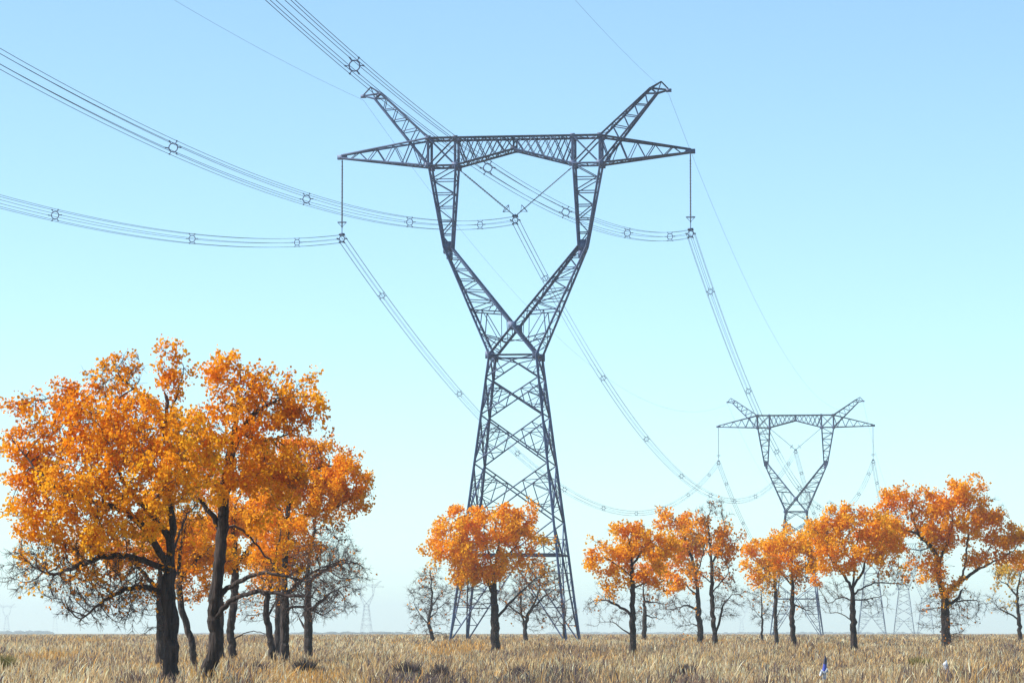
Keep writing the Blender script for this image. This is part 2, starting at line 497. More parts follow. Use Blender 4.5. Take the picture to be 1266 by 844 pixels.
def insulator(name, a, b, label, group, double=True):
    a, b = np.asarray(a, float), np.asarray(b, float)
    root = prop(empty(name, a), label, 'insulator', group)
    d = nrm(b - a); L = np.linalg.norm(b - a)
    offs = (-.11, .11) if double else (0.0,)
    side = nrm(np.cross(d, FWD))
    for o_ in offs:
        V, Fa = lathe(string_profile(L - .75))
        V = orient(V, d * .25 + FWD * o_, d)
        mesh_np('insulator_rod', V, Fa, M_INS, root, smooth=True)
    V1 = tube_path([np.zeros(3), d * .3], .05, 6)
    V2 = tube_path([d * (L - .55), d * L], .045, 6)
    for pr_ in ([V1, tube_path([d * .3 - FWD * .2, d * .3 + FWD * .2], .05, 6)], [V2, tube_path([d * (L - .5) - FWD * .2, d * (L - .5) + FWD * .2], .05, 6)]):
        V, Fs = join(pr_)
        mesh_np('hanger', V, Fs, M_STEEL, root)
    c = d * (L - .95)
    s2 = FWD
    V, Fs = join([tube_path(ring_pts(c, side, s2, .42), .035, 5, True), tube_path([c - side * .42, c + d * .45, c + side * .42], .025, 5)])
    mesh_np('corona_ring', V, Fs, M_STEEL, root)
    return root

def yoke(pos, label, group):
    root = prop(empty('bundle_clamp', pos), label, 'wire clamp', group)
    parts = [tube_path([UP * .6, UP * .36], .05, 6)]
    parts.append(tube_path(ring_pts(np.zeros(3), SIDE, UP, .26), .05, 5, True))
    parts.append(gusset((0, 0, .42), .5, .12, .2))
    parts.append(gusset((0, 0, -.28), .4, .12, .1))
    V, Fs = join(parts); mesh_np('yoke_plate', V, Fs, M_STEEL, root)
    for k in range(6):
        o_ = HEX[k]
        mid_ = o_ * .6
        V, Fs = join([tube_path([mid_, o_], .045, 5), tube_path([o_ - FWD * .25, o_ + FWD * .25], .07, 6)])
        mesh_np('clamp', V, Fs, M_STEEL, root)
    return root

R_B = 0.42
HEX = [R_B * (math.cos(k * PI / 3) * SIDE + math.sin(k * PI / 3) * UP) for k in range(6)]

IG = 'insulator strings of the nearest tower'
attach = []
pos_words = [['left', 'middle', 'right']] * 5
names_t = ['nearest', 'second', 'third', 'fourth']
for k in range(4):
    info = T[k][2]
    tz = info['tip']
    cl, cr_, cm = tw(k, -16.45, 0, tz - 7.6), tw(k, 16.45, 0, tz - 7.6), tw(k, 0, 0, info['inner'] - 5.15)
    attach.append((cl, cm, cr_))
    if k < 2:
        n_ = ['the largest tower', 'the second tower'][k]
        g = 'insulator strings of ' + n_
        insulator('insulator_string', tw(k, -16.45, 0, tz), cl + UP * .6, 'dark insulator string hanging straight down from the left crossarm tip of ' + n_, g)
        insulator('insulator_string', tw(k, 16.45, 0, tz), cr_ + UP * .6, 'dark insulator string hanging straight down from the right crossarm tip of ' + n_, g)
        insulator('insulator_string', tw(k, -5.3, 0, info['inner'] - .3), cm + UP * .5 - SIDE * .15, 'thick slanting insulator string, left half of the V inside ' + n_, g)
        insulator('insulator_string', tw(k, 5.3, 0, info['inner'] - .3), cm + UP * .5 + SIDE * .15, 'thin slanting insulator string, right half of the V inside ' + n_, g, double=False)
        for p, w_ in ((cl, 'under the left insulator string'), (cm, 'at the bottom of the V insulator'), (cr_, 'under the right insulator string')):
            yoke(p, 'dark six-wire clamp ' + w_ + ' of ' + n_, 'bundle clamps of ' + n_)
    else:
        n_ = ['the third tower', 'the fourth tower'][k - 2]
        for a_, b_, w_ in ((tw(k, -16.45, 0, tz), cl, 'left'), (tw(k, 16.45, 0, tz), cr_, 'right')):
            insulator('insulator_string', a_, b_ + UP * .5, 'faint insulator string on the %s crossarm tip of %s in the row' % (w_, n_), 'insulator strings of far towers', double=False)

# ------------------------------------------------------------------ conductors
def sagline(a, b, sag, n=64, t0=0.0, t1=1.0):
    t = np.linspace(t0, t1, n)[:, None]
    p = a * (1 - t) + b * t
    p[:, 2] -= (4 * sag * t * (1 - t))[:, 0]
    return p

spacer_mesh = None
def spacer_geo(rr=0.024):
    parts = [tube_path(ring_pts(np.zeros(3), SIDE, UP, .25, 12), rr * 1.3, 6, True)]
    for h in HEX:
        parts.append(tube_path([h * .58, h * 1.05], rr * 1.1, 5))
        parts.append(tube_path([h - FWD * .06, h + FWD * .06], rr * 1.8, 6))
    return join(parts)

def bundle(a, b, sag, svals, label, group, r=0.0145, nseg=64, t1=1.0, wires=6, rr=.024):
    root = prop(empty('conductor_bundle', a), label, 'power line', group)
    base = sagline(a, b, sag, nseg, 0, t1) - a
    for h in HEX[:wires]:
        V, Fa = tube_path(base + h, r, 5)
        mesh_np('wire', V, Fa, M_WIRE, root, smooth=True)
    if len(svals):
        V, Fs = spacer_geo(rr)
        first = None
        for s in svals:
            if s > t1: continue
            p = sagline(a, b, sag, 2, s, s)[0] - a
            if first is None:
                first = mesh_np('spacer', V, Fs, M_STEEL, root, loc=p)
            else:
                o = first.copy(); C.objects.link(o); o.parent = root; o.location = p
    return root
BG = 'six-wire conductor bundles of the power line'
back = -FWD * 365.0
phase = ['left', 'middle', 'right']
sp_near = [[22, 64, 105, 147, 190, 230, 270, 310, 348], [23, 61, 103, 142, 182, 222, 262, 304, 344], [21, 57, 97, 134, 177, 218, 260, 302, 344]]
for i in range(3):
    a = attach[0][i]; b = a + back + UP * 1.0
    lab = ['lowest six-wire bundle from the left edge to the largest tower\'s left end',
           'upper six-wire bundle from the left edge to the V inside the largest tower',
           'six-wire bundle from the top edge, crossing the crossarm to the largest tower\'s right end'][i]
    off = [0.0, 0.0, 0.0][i]
    bundle(a, b, [12.0, 12.7, 11.8][i], [(s + off) / 365.0 for s in sp_near[i]], lab, BG)
for k in range(3):
    dist = 447.0
    ns = 9
    for i in range(3):
        a, b = attach[k][i], attach[k + 1][i]
        sv = [(j + (.45 if j == 0 else 0.5)) / ns for j in range(ns)]
        lab = 'sagging %s wire bundle between %s' % (phase[i], ['the largest tower and the second tower', 'the second tower and the third one behind the trees', 'the faint third and fourth towers behind the trees'][k])
        bundle(a, b, 17.5, sv, lab, BG, r=[.016, .02, .025][k], rr=[.028, .034, .04][k])
# ground wires
def gwire(a, b, sag, label, r=0.011):
    V, Fa = tube_path(sagline(a, b, sag, 64) - a, r, 4)
    prop(mesh_np('ground_wire', V, Fa, M_WIRE, smooth=True, loc=a), label, 'wire', 'overhead ground wires')
for i, sx in enumerate((-1, 1)):
    w_ = ('left', 'right')[i]
    pk = [tw(k, sx * 14.45, 0, T[k][2]['peak'] - .25) for k in range(4)]
    gwire(pk[0], pk[0] + back, 5.9, 'single thin wire from the top edge to the %s peak of the largest tower' % w_)
    for k in range(3):
        gwire(pk[k], pk[k + 1], 11.3, 'single thin wire between the %s peaks of %s' % (w_, ['the largest and second towers', 'the second and third towers', 'the third and fourth towers'][k]), r=[.013, .016, .02][k])

# ------------------------------------------------------------------ trees
CY = (0.95, 0.50, 0.02); CO = (0.95, 0.40, 0.008); CD = (0.90, 0.31, 0.006); CB = (0.30, 0.14, 0.055); CG = (0.60, 0.42, 0.06)
PAL = {
    'y': [(CY, .6), (CO, .32), (CD, .08)],
    'o': [(CY, .3), (CO, .5), (CD, .2)],
    'd': [(CY, .08), (CO, .42), (CD, .42), (CB, .08)],
    'b': [(CO, .15), (CD, .35), (CB, .5)],
    'g': [(CG, .45), (CY, .3), (CO, .25)],
}

def grow(rng, polys, att, att_l, step, kill, max_it=140):
    pos, par, lob, man = [], [], [], []
    def add(p, q, l, r):
        pos.append(np.asarray(p, float)); par.append(q); lob.append(l); man.append(r); return len(pos) - 1
    for pi, (pts, r0, r1) in enumerate(polys):
        pts = [np.asarray(p, float) for p in pts]
        if pi == 0: prev = add(pts[0], -1, -1, r0)
        else:
            A = np.array(pos); prev = int(np.argmin(((A - pts[0]) ** 2).sum(1)))
            pts[0] = pos[prev]
        # smooth path
        L = [np.linalg.norm(pts[i + 1] - pts[i]) for i in range(len(pts) - 1)]; tot = sum(L)
        n = max(2, int(tot / step))
        P4 = [2 * pts[0] - pts[1]] + pts + [2 * pts[-1] - pts[-2]]
        cum = np.concatenate([[0], np.cumsum(L)])
        wob = rng.normal(0, 1, (n + 1, 3)) * step * .12
        for i in range(1, n + 1):
            s = tot * i / n
            k = min(int(np.searchsorted(cum, s) - 1), len(L) - 1); k = max(k, 0)
            t = (s - cum[k]) / max(L[k], 1e-6)
            p0, p1, p2, p3 = P4[k], P4[k + 1], P4[k + 2], P4[k + 3]
            q = .5 * ((2 * p1) + (-p0 + p2) * t + (2 * p0 - 5 * p1 + 4 * p2 - p3) * t * t + (-p0 + 3 * p1 - 3 * p2 + p3) * t ** 3)
            prev = add(q + wob[i], prev, -1, r0 + (r1 - r0) * i / n)
    att = att.copy(); alive = np.ones(len(att), bool)
    near = np.full(len(att), -1); nd = np.full(len(att), 1e9)
    minz_node = polys[0][0]
    start = 0
    # only nodes above the lower third of the trunk may branch
    zlo = pos[0][2] + GROW_FROM
    for it in range(max_it):
        N = np.array(pos[start:])
        if len(N):
            ok = N[:, 2] > zlo
            idx = np.arange(start, len(pos))[ok]; N = N[ok]
            if len(N):
                ai = np.where(alive)[0]
                if len(ai) == 0: break
                for c0 in range(0, len(ai), 4000):
                    aa = ai[c0:c0 + 4000]
                    d = np.linalg.norm(att[aa][:, None] - N[None], axis=2)
                    j = d.argmin(1); dm = d[np.arange(len(aa)), j]
                    better = dm < nd[aa]
                    near[aa[better]] = idx[j[better]]; nd[aa[better]] = dm[better]
        start = len(pos)
        alive &= nd > kill
        ai = np.where(alive)[0]
        if len(ai) == 0: break
        order = np.argsort(near[ai], kind='stable'); ai = ai[order]
        nn = near[ai]; cuts = np.flatnonzero(np.diff(nn)) + 1
        new = 0
        for g in np.split(ai, cuts):
            ni = int(near[g[0]])
            if ni < 0: continue
            p0 = pos[ni]
            dirs = nrm(att[g] - p0)
            d = dirs.sum(0)
            dn = np.linalg.norm(d)
            if dn < 1e-3: d = dirs[0]
            d = nrm(d)
            if par[ni] >= 0:
                d = nrm(d + .45 * nrm(p0 - pos[par[ni]]) + rng.normal(0, .22, 3))
            q = p0 + d * step
            # guard against repeating the same child
            ch = children.get((ni, it_key(q, step)), None) if False else None
            key = (ni, round(q[0] / step * 2), round(q[1] / step * 2), round(q[2] / step * 2))
            if key in seen: alive[g[:max(1, len(g) // 2)]] = False; continue
            seen.add(key)
            add(q, ni, int(att_l[g[0]]), 0.0); new += 1
        if new == 0 and not alive.any(): break
        if len(pos) > 16000: break
    return np.array(pos), np.array(par), np.array(lob), np.array(man)

seen = set(); GROW_FROM = 1.0
ALLT = []
def tree(name, D, base, trunk, rbase_px, limbs, lobes, label, group, seed, leaf_px=2.6, density=1.0, tip_r=None, trunkw=1.0, twig=1.0, from_z=1.0, cat='tree'):
    """trunk / limbs: photograph points (px, py[, depth offset]); lobes: (cx, cy, rx, ry, weight, leaf cover, palette, depth offset)"""
    global seen, GROW_FROM
    seen = set(); GROW_FROM = from_z
    rng = np.random.default_rng(seed)
    rbase_px = rbase_px * (.68 if D < 110 else .8)
    m = D / F                                 # metres per photograph pixel
    bx = P(base, 782, D)
    gz = float(ground_z(bx[0], D))
    b0 = np.array([bx[0], D, gz - .1])
    def W(p): return P(p[0], p[1], D + (p[2] if len(p) > 2 else 0))
    polys = [([b0] + [W(p) for p in trunk], rbase_px * m, rbase_px * m * .33)]
    for lm in limbs:
        pts, r0, r1 = lm
        polys.append(([W(p) for p in pts], r0 * m * .72, r1 * m * .6))
    extra = []
    for (cx, cy, rx, ry, wt, cover, pal, doff) in lobes:      # ragged outline: small sprays standing out of each leafy mass
        if cover < 1.0 or rx < 18: continue
        for q in range(5):
            a = rng.uniform(-.35, PI + .35); k = rng.uniform(.98, 1.14) if D < 200 else rng.uniform(.9, 1.06); f = rng.uniform(.16, .30)
            extra.append((cx + math.cos(a) * rx * k, cy - math.sin(a) * ry * k, max(4, rx * f), max(4, ry * f * rng.uniform(1, 1.6)), .6, rng.uniform(.6, 1.5), pal, doff + rng.normal(0, rx * m * .3)))
    extra = [e for e in extra if not (D < 110 and 216 < e[0] < 254 and e[1] < 520)]   # the open gap between the two big crowns
    lobes = list(lobes) + extra
    step = max(.14, min(.30, 4.2 * m)); kill = step * 1.55
    att, al = [], []
    for li, (cx, cy, rx, ry, wt, cover, pal, doff) in enumerate(lobes):
        c = P(cx, cy, D + doff)
        R = np.array([rx * m, min(rx, ry * 1.3) * m * .95, ry * m])
        vol = 4.19 * R.prod()
        n = int(wt * density * 60 * (rx * ry / 900.0) ** .9 * ((3.2 if D < 200 else 2.3) if cover < .2 else 1.0)) + 14
        ncl = max(4, int(n / 12))
        cc = rng.normal(0, 1, (ncl, 3)); cc = nrm(cc) * (rng.random((ncl, 1)) ** .42) * .93
        k = rng.integers(0, ncl, n)
        q = cc[k] + rng.normal(0, .20, (n, 3))
        att.append(c + q * R); al.append(np.full(n, li))
    att = np.concatenate(att); al = np.concatenate(al)
    keep = att[:, 2] > gz + .3
    pos, par, lob, man = grow(rng, polys, att[keep], al[keep], step, kill)
    N = len(pos)
    nch = np.bincount(par[par >= 0], minlength=N)
    tipr = tip_r or max(.007, .185 * m)
    ntips = max(2, (nch == 0).sum())
    ex = math.log(ntips) / math.log(max(rbase_px * m * trunkw / tipr, 2.0))
    acc = np.where(nch == 0, tipr ** ex, 0.0)
    for i in range(N - 1, 0, -1):
        if par[i] >= 0: acc[par[i]] += acc[i]
    rad = np.maximum(acc, 1e-12) ** (1 / ex)
    rad = np.maximum(rad, tipr)
    rad = np.where(man > 0, np.maximum(np.minimum(rad, man * 1.6), man * .8), rad)
    # keep radius monotone
    for i in range(1, N):
        if par[i] >= 0: rad[i] = min(rad[i], rad[par[i]])
    # smooth positions a little
    tan = np.zeros((N, 3)); pi_ = par.copy(); pi_[pi_ < 0] = 0
    tan = pos - pos[pi_]
    main = np.full(N, -1)
    order = np.argsort(rad)
    for i in order:
        if par[i] >= 0: main[par[i]] = i
    nxt = np.where(main >= 0, main, np.arange(N))
    tan = nrm(tan + (pos[nxt] - pos)); tan[0] = (0, 0, 1)
    hgt = pos[:, 2] - gz
    rr = rad * (1 + .55 * np.exp(-np.maximum(hgt, 0) / .35) * (man > 0))
    root = prop(empty(name, (b0[0], b0[1], gz)), label, cat, group)
    org = np.array([b0[0], b0[1], gz])
    c = np.arange(1, N); p = par[1:]
    ismain = main[p] == c
    rp = np.where(ismain, rr[p], np.minimum(rr[p], rr[c] * 1.35))
    tp = np.where(ismain[:, None], tan[p], nrm(pos[c] - pos[p]))
    thick = rad[c] > rbase_px * m * .30
    med = (~thick) & (rad[c] > tipr * 2.2)
    thin = ~(thick | med)
    def seg(mask, k, ridge=None):
        return prisms(pos[p][mask] - org, pos[c][mask] - org, rp[mask], rr[c][mask], tp[mask], tan[c][mask], k, ridge)
    V, Fa = seg(thick, 14, .13)
    mesh_np('trunk', V, Fa, M_BARK, root, smooth=True)
    prt = [seg(med, 5), seg(thin, 3)]
    # fine twiglets
    cand = np.where(rad < tipr * 3.0)[0]
    cand = cand[cand > 0]
    if len(cand):
        bare = np.array([lobes[l][5] < .8 if l >= 0 else False for l in lob[cand]])
        reps = np.where(bare, 3.8 * twig, .9 * twig)
        cnt = rng.poisson(reps)
        ti = np.repeat(cand, cnt)
        if len(ti):
            dr = nrm(nrm(pos[ti] - pos[par[ti]]) * .9 + rng.normal(0, .75, (len(ti), 3)))
            ln = step * rng.uniform(.7, 2.0, len(ti))
            e1 = pos[ti] + dr * ln[:, None] * .55
            d2 = nrm(dr + rng.normal(0, .35, (len(ti), 3)))
            e2 = e1 + d2 * ln[:, None] * .55
            tr_ = tipr * .75
            prt.append(prisms(pos[ti] - org, e1 - org, np.full(len(ti), tr_), np.full(len(ti), tr_ * .8), dr, dr, 3))
            prt.append(prisms(e1 - org, e2 - org, np.full(len(ti), tr_ * .8), np.full(len(ti), tr_ * .45), d2, d2, 3))
            twn = np.concatenate([e1, e2]); twl = np.concatenate([lob[ti], lob[ti]])
        else:
            twn = np.zeros((0, 3)); twl = np.zeros(0, int)
    V, Fs = join(prt)
    mesh_np('branches', V, Fs, M_TWIG if True else M_BARK, root, smooth=True)
    # leaves
    LV, LC = [], []
    for li, (cx, cy, rx, ry, wt, cover, pal, doff) in enumerate(lobes):
        if cover <= 0: continue
        src = np.concatenate([pos[cand][lob[cand] == li], twn[twl == li]])
        if len(src) < 2: continue
        s = leaf_px * m
        nl = int((1.25 if D < 110 else 1.4) * cover * PI * rx * ry / (leaf_px ** 2 * .42))
        # leaves sit in small bunches
        bn = max(1, nl // (18 if cover > .6 else 4))
        bi = rng.integers(0, len(src), bn)
        bc = src[bi] + rng.normal(0, step * .5, (bn, 3))
        k = rng.integers(0, bn, nl)
        ctr = bc[k] + nrm(rng.normal(0, 1, (nl, 3))) * s * 3.0 * rng.random((nl, 1)) ** .6
        a = nrm(rng.normal(0, 1, (nl, 3)) + np.array([0, 0, -.5]))
        b = nrm(np.cross(a, rng.normal(0, 1, (nl, 3))))
        n_ = np.cross(a, b)
        sz = s * rng.uniform(.7, 1.5, (nl, 1))
        v0 = ctr - a * sz * .5; v2 = ctr + a * sz * .55
        v1 = ctr + b * sz * .48 + n_ * sz * .16 - a * sz * .08; v3 = ctr - b * sz * .48 + n_ * sz * .16 - a * sz * .08
        LV.append(np.stack([v0, v1, v2, v3], 1))
        cols = np.array([x[0] for x in PAL[pal]]); pr = np.array([x[1] for x in PAL[pal]]); pr = pr / pr.sum()
        w_ = 2.2 / (26 * m)
        nz = np.sin(bc[:, 0] * w_ * 1.3 + seed) + np.sin(bc[:, 1] * w_ + bc[:, 2] * w_ * 1.1 + li) + np.sin(bc[:, 2] * w_ * 1.7 + bc[:, 0] * w_ * .8)
        cb = cols[np.clip(np.searchsorted(np.cumsum(pr), np.clip(.5 + .22 * nz + rng.normal(0, .13, bn), 0, .999)), 0, len(cols) - 1)]
        col = cb[k] * .6 + cols[rng.choice(len(cols), nl, p=pr)] * .4
        col = col * rng.uniform(.86, 1.1, (nl, 1))
        LC.append(np.repeat(np.clip(col, 0, .95)[:, None], 4, 1))
    if LV:
        V = np.concatenate(LV).reshape(-1, 3) - org; nF = len(V) // 4
        mesh_np('foliage', V, np.arange(nF * 4).reshape(nF, 4), M_LEAF, root, col=np.concatenate(LC).reshape(-1, 3))
    return root

#TREES
BIG = 'orange poplars in the big left clump'
# A: thick straight trunk at left
tree('poplar_tree', 91, 211, [(211, 840), (212, 780), (209, 735), (210, 690), (213, 650), (208, 610), (210, 570), (206, 530), (206, 490)], 13,
     [([(207, 665), (190, 640), (165, 612), (150, 590), (140, 560, -.3)], 8, 3),
      ([(206, 700), (180, 655, -.6), (150, 630, -1), (115, 620, -1.2)], 6, 2.5),
      ([(209, 710), (170, 690, -.3), (130, 688, -.5), (90, 703, -.6), (62, 708, -.6), (40, 700, -.6)], 6, 1.0),
      ([(115, 620, -1.2), (80, 610, -1.2), (50, 585, -1), (28, 560, -.8)], 3, 1),
      ([(208, 735), (175, 725, .4), (140, 735, .6), (100, 765, .7)], 4, 1.2),
      ([(208, 560), (190, 500), (165, 480), (145, 460)], 4, 1.4),
      ([(206, 520), (222, 480), (228, 450)], 3, 1),
      ([(212, 600), (160, 540, .8), (110, 510, 1), (70, 490, .8)], 5, 1.5),
      ([(211, 690), (225, 650, .5), (240, 625, .8)], 3.5, 1.3)],
     [(78, 520, 58, 42, 1.5, 1.9, 'd', .3), (40, 570, 36, 48, 1.2, 2.1, 'o', -.3), (105, 590, 62, 50, 1.6, 2.3, 'y', -.8),
      (65, 630, 48, 36, 1.2, 2.1, 'y', -.3), (150, 545, 60, 50, 1.6, 2.1, 'o', -.6), (205, 570, 55, 55, 1.3, 2.0, 'y', -1.2),
      (204, 468, 25, 30, 1.0, 1.7, 'o', 0), (150, 470, 38, 30, 1.1, .75, 'o', .2), (130, 640, 60, 30, 1.0, 1.7, 'y', -1.2),
      (75, 500, 20, 30, .6, .9, 'd', .3), (110, 700, 80, 40, 2.0, .32, 'd', 0), (55, 705, 48, 30, 1.5, .06, 'y', -.5),
      (130, 738, 62, 30, 2.6, .05, 'b', .5), (175, 700, 40, 50, 1.4, .25, 'd', 0), (165, 755, 35, 22, .8, 0, 'b', .5), (45, 665, 28, 18, .6, .5, 'o', -.3),
      (235, 640, 28, 30, 1.0, .25, 'd', 1)],
     'big orange poplar with thick straight trunk, leftmost of the clump, bare drooping twigs lower left', BIG, 11, leaf_px=3.6, density=2.0, twig=1.4, from_z=1.6)
# B: leaning crooked trunk
tree('poplar_tree', 95, 252, [(253, 842), (262, 815), (267, 790), (264, 760), (268, 720), (273, 680), (276, 640), (278, 600), (285, 560), (292, 520), (294, 490)], 12,
     [([(271, 660), (258, 630), (244, 615), (228, 590)], 7, 3),
      ([(266, 745), (280, 728), (300, 716, -.5), (330, 708, -1), (370, 716, -1.2)], 6.5, 3),
      ([(264, 765), (285, 742, -.4), (315, 732, -1), (350, 735, -1.4), (385, 738, -1.6)], 6, 2.2),
      ([(274, 655), (290, 650, .3), (310, 665, .5), (330, 690, .6), (345, 705, .8)], 3.6, 1.5),
      ([(286, 555), (310, 515), (335, 500)], 4.5, 2),
      ([(280, 590), (250, 550), (245, 520)], 4, 1.5), ([(290, 530), (320, 545), (350, 540)], 3, 1.2)],
     [(320, 495, 62, 40, 1.6, 1.9, 'o', 0), (282, 478, 28, 32, 1.0, 1.5, 'o', 0), (360, 520, 32, 26, .9, 1.5, 'd', -.2), (265, 540, 46, 36, 1.2, 1.7, 'o', -.6),
      (300, 575, 60, 30, 1.3, 2.2, 'o', -.6), (250, 590, 36, 30, 1.0, 1.9, 'y', -1), (340, 590, 40, 28, .9, 1.7, 'd', -.4),
      (375, 740, 40, 26, 1.2, 0, 'b', -1.4), (340, 715, 40, 20, .8, .15, 'd', -1), (310, 545, 40, 18, .7, .5, 'o', .4), (256, 512, 10, 12, .4, .15, 'b', .5)],
     'orange poplar with crooked leaning trunk and low bent limb reaching right, beside the thickest trunk', BIG, 12, leaf_px=3.6, density=2.0, from_z=1.6)
# lean stem right of A
tree('poplar_tree', 128, 236, [(238, 800), (228, 765), (222, 735), (222, 690), (232, 640)], 5,
     [([(224, 720), (245, 690, .5), (262, 675, .8)], 2.5, 1)],
     [(245, 690, 38, 34, 1.3, 1.5, 'd', .5), (215, 660, 30, 30, 1, 1.4, 'o', .5), (235, 720, 28, 20, .8, .2, 'b', 0)],
     'slim leaning poplar stem squeezed between the two thickest trunks', BIG, 13, leaf_px=2.8)
tree('poplar_tree', 160, 199, [(199, 790), (199, 750), (197, 700), (190, 660)], 7,
     [([(198, 730), (170, 700), (150, 685)], 3, 1.2), ([(198, 720), (225, 700), (240, 690)], 3, 1.2)],
     [(150, 690, 55, 36, 1.2, 1.2, 'o', 0), (235, 690, 45, 36, 1.2, 1.9, 'd', 0), (190, 650, 40, 40, 1, 1.8, 'y', 0), (150, 735, 45, 25, 1, .1, 'b', 0)],
     'brown poplar trunk half hidden just left behind the thickest trunk', BIG, 14, leaf_px=2.6)
tree('poplar_tree', 165, 273, [(273, 790), (273, 750), (272, 720), (270, 690)], 4.2, [],
     [(262, 680, 34, 30, 1, 1.8, 'y', 0), (280, 650, 26, 26, .8, 1.5, 'o', 0), (268, 735, 18, 25, .6, .2, 'b', 0)],
     'thin straight poplar stem close behind the crooked trunk', BIG, 15, leaf_px=2.6)
tree('poplar_tree', 155, 288, [(287, 800), (285, 775), (289, 745), (291, 700), (289, 660), (290, 630)], 6,
     [([(288, 790), (310, 780), (335, 785)], 1.5, .8), ([(291, 700), (310, 675), (325, 655)], 2.5, 1), ([(290, 690), (272, 665), (262, 650)], 2, 1)],
     [(315, 625, 48, 40, 1.4, 2.3, 'y', 0), (325, 675, 45, 34, 1.2, 1.8, 'o', 0), (270, 650, 30, 30, .8, 1.6, 'y', 0), (295, 600, 50, 24, .9, 1.8, 'o', .5)],
     'bright yellow-orange poplar with wavy slim trunk, just right of the crooked trunk', BIG, 16, leaf_px=2.7, density=1.3)
tree('poplar_tree', 148, 337, [(336, 808), (333, 780), (329, 755), (334, 725), (340, 690)], 5,
     [([(330, 765), (342, 740)], 3, 1.5), ([(333, 740), (312, 720)], 2, 1)],
     [(330, 710, 36, 30, 1.2, .5, 'd', 0), (315, 745, 30, 22, 1, .03, 'b', 0), (345, 660, 30, 30, .8, 1.2, 'o', 0)],
     'left-leaning slim dark trunk with few leaves, just left of the straight dark trunk', BIG, 17, leaf_px=2.6)
tree('poplar_tree', 152, 353, [(352, 812), (352, 770), (352, 720), (353, 680), (356, 640), (360, 600), (366, 570)], 7,
     [([(354, 650), (340, 620), (330, 590)], 3.5, 1.5), ([(356, 655), (372, 640), (395, 632), (420, 625)], 3.5, 1.3),
      ([(360, 600), (390, 580), (420, 575)], 3, 1.2), ([(352, 740), (375, 715), (400, 700)], 3, 1), ([(360, 605), (345, 580)], 2.5, 1), ([(352, 750), (375, 750), (400, 760)], 2, .8)],
     [(385, 582, 50, 32, 1.5, 2.0, 'o', 0), (428, 612, 30, 28, 1.1, 1.5, 'o', 0), (405, 600, 45, 34, 1.3, 2.0, 'o', -.8), (345, 570, 36, 28, 1.0, 1.9, 'd', 0), (380, 640, 52, 26, 1.1, .9, 'd', 0),
      (400, 555, 26, 14, .6, .5, 'd', 0), (405, 700, 44, 42, 2.0, .12, 'b', -.5), (370, 730, 36, 30, 1.1, .02, 'b', 0), (355, 680, 38, 30, 1.0, 1.2, 'd', .8), (400, 750, 34, 24, .9, 0, 'b', 0)],
     'straight dark trunk under the right-hand orange crown of the big clump', BIG, 18, leaf_px=2.7, density=1.5, twig=1.3, from_z=2)
tree('poplar_tree', 190, 380, [(381, 795), (381, 750), (381, 700), (388, 660), (390, 630)], 6.5,
     [([(381, 760), (405, 735), (425, 725)], 2.2, .8), ([(382, 720), (410, 700), (440, 695)], 2.2, .8), ([(382, 740), (360, 720)], 2, .8), ([(378, 780), (370, 765)], 3.5, 2)],
     [(415, 705, 38, 40, 1.9, 0, 'b', 0), (395, 660, 34, 26, 1, .3, 'b', 0), (405, 745, 36, 24, 1.2, 0, 'b', 0), (400, 620, 40, 22, .8, 1.0, 'o', 0)],
     'reddish-brown trunk with bare spreading twigs at the right end of the big clump', BIG, 19, leaf_px=2.5, twig=1.4, density=1.3)
tree('poplar_tree', 200, 341, [(343, 785), (344, 750), (344, 700)], 5, [], [(340, 700, 34, 30, 1, .9, 'd', 0), (325, 740, 28, 24, .8, .05, 'b', 0)],
     'pale brown trunk seen in the gap behind the leaning and straight dark trunks', BIG, 20, leaf_px=2.4)

MID = 'scattered orange poplars across the plain'
tree('poplar_tree', 240, 612, [(612, 790), (612, 765), (611, 735), (611, 715)], 6.6,
     [([(609, 735), (600, 712), (588, 695), (575, 680)], 4.2, 1.5), ([(612, 716), (614, 690), (618, 660)], 4.2, 1.5), ([(614, 712), (626, 690), (640, 672)], 3.4, 1.2),
      ([(614, 768), (626, 750), (640, 735), (655, 722)], 2.8, 1), ([(611, 715), (606, 690), (600, 665)], 3, 1.2), ([(575, 680), (568, 655), (562, 640)], 1.6, .7)],
     [(620, 660, 44, 33, 1.6, 2.0, 'o', 0), (575, 672, 40, 30, 1.5, 2.0, 'y', -.5), (566, 645, 13, 18, .6, 1.2, 'd', 0), (600, 690, 42, 22, 1.1, 1.3, 'y', -1), (580, 708, 36, 15, 1.0, 1.0, 'y', -.6), (556, 700, 22, 18, .8, 1.0, 'y', 0),
      (645, 658, 26, 24, .8, 1.6, 'o', 0), (655, 705, 34, 20, 1.0, .35, 'd', .5), (575, 735, 38, 26, 1.5, .01, 'b', 0), (640, 745, 30, 26, 1.2, .02, 'b', 0), (630, 640, 16, 14, .4, 1.4, 'o', 0)],
     'round-crowned orange poplar standing in front of the legs of the largest tower', MID, 31, density=1.2, from_z=1.3)
tree('poplar_tree', 350, 536, [(534, 782), (530, 768), (534, 745), (533, 715), (532, 705)], 3.0,
     [([(532, 772), (517, 755)], 1.6, .7), ([(531, 765), (550, 745)], 1.5, .7), ([(534, 750), (548, 730)], 1.2, .5)],
     [(532, 745, 32, 36, 2.6, .03, 'b', 0), (533, 715, 20, 18, 1.2, .12, 'd', 0)],
     'small bare grey tree left of the largest tower, with a few leaves at its top', MID, 32, twig=1.8)
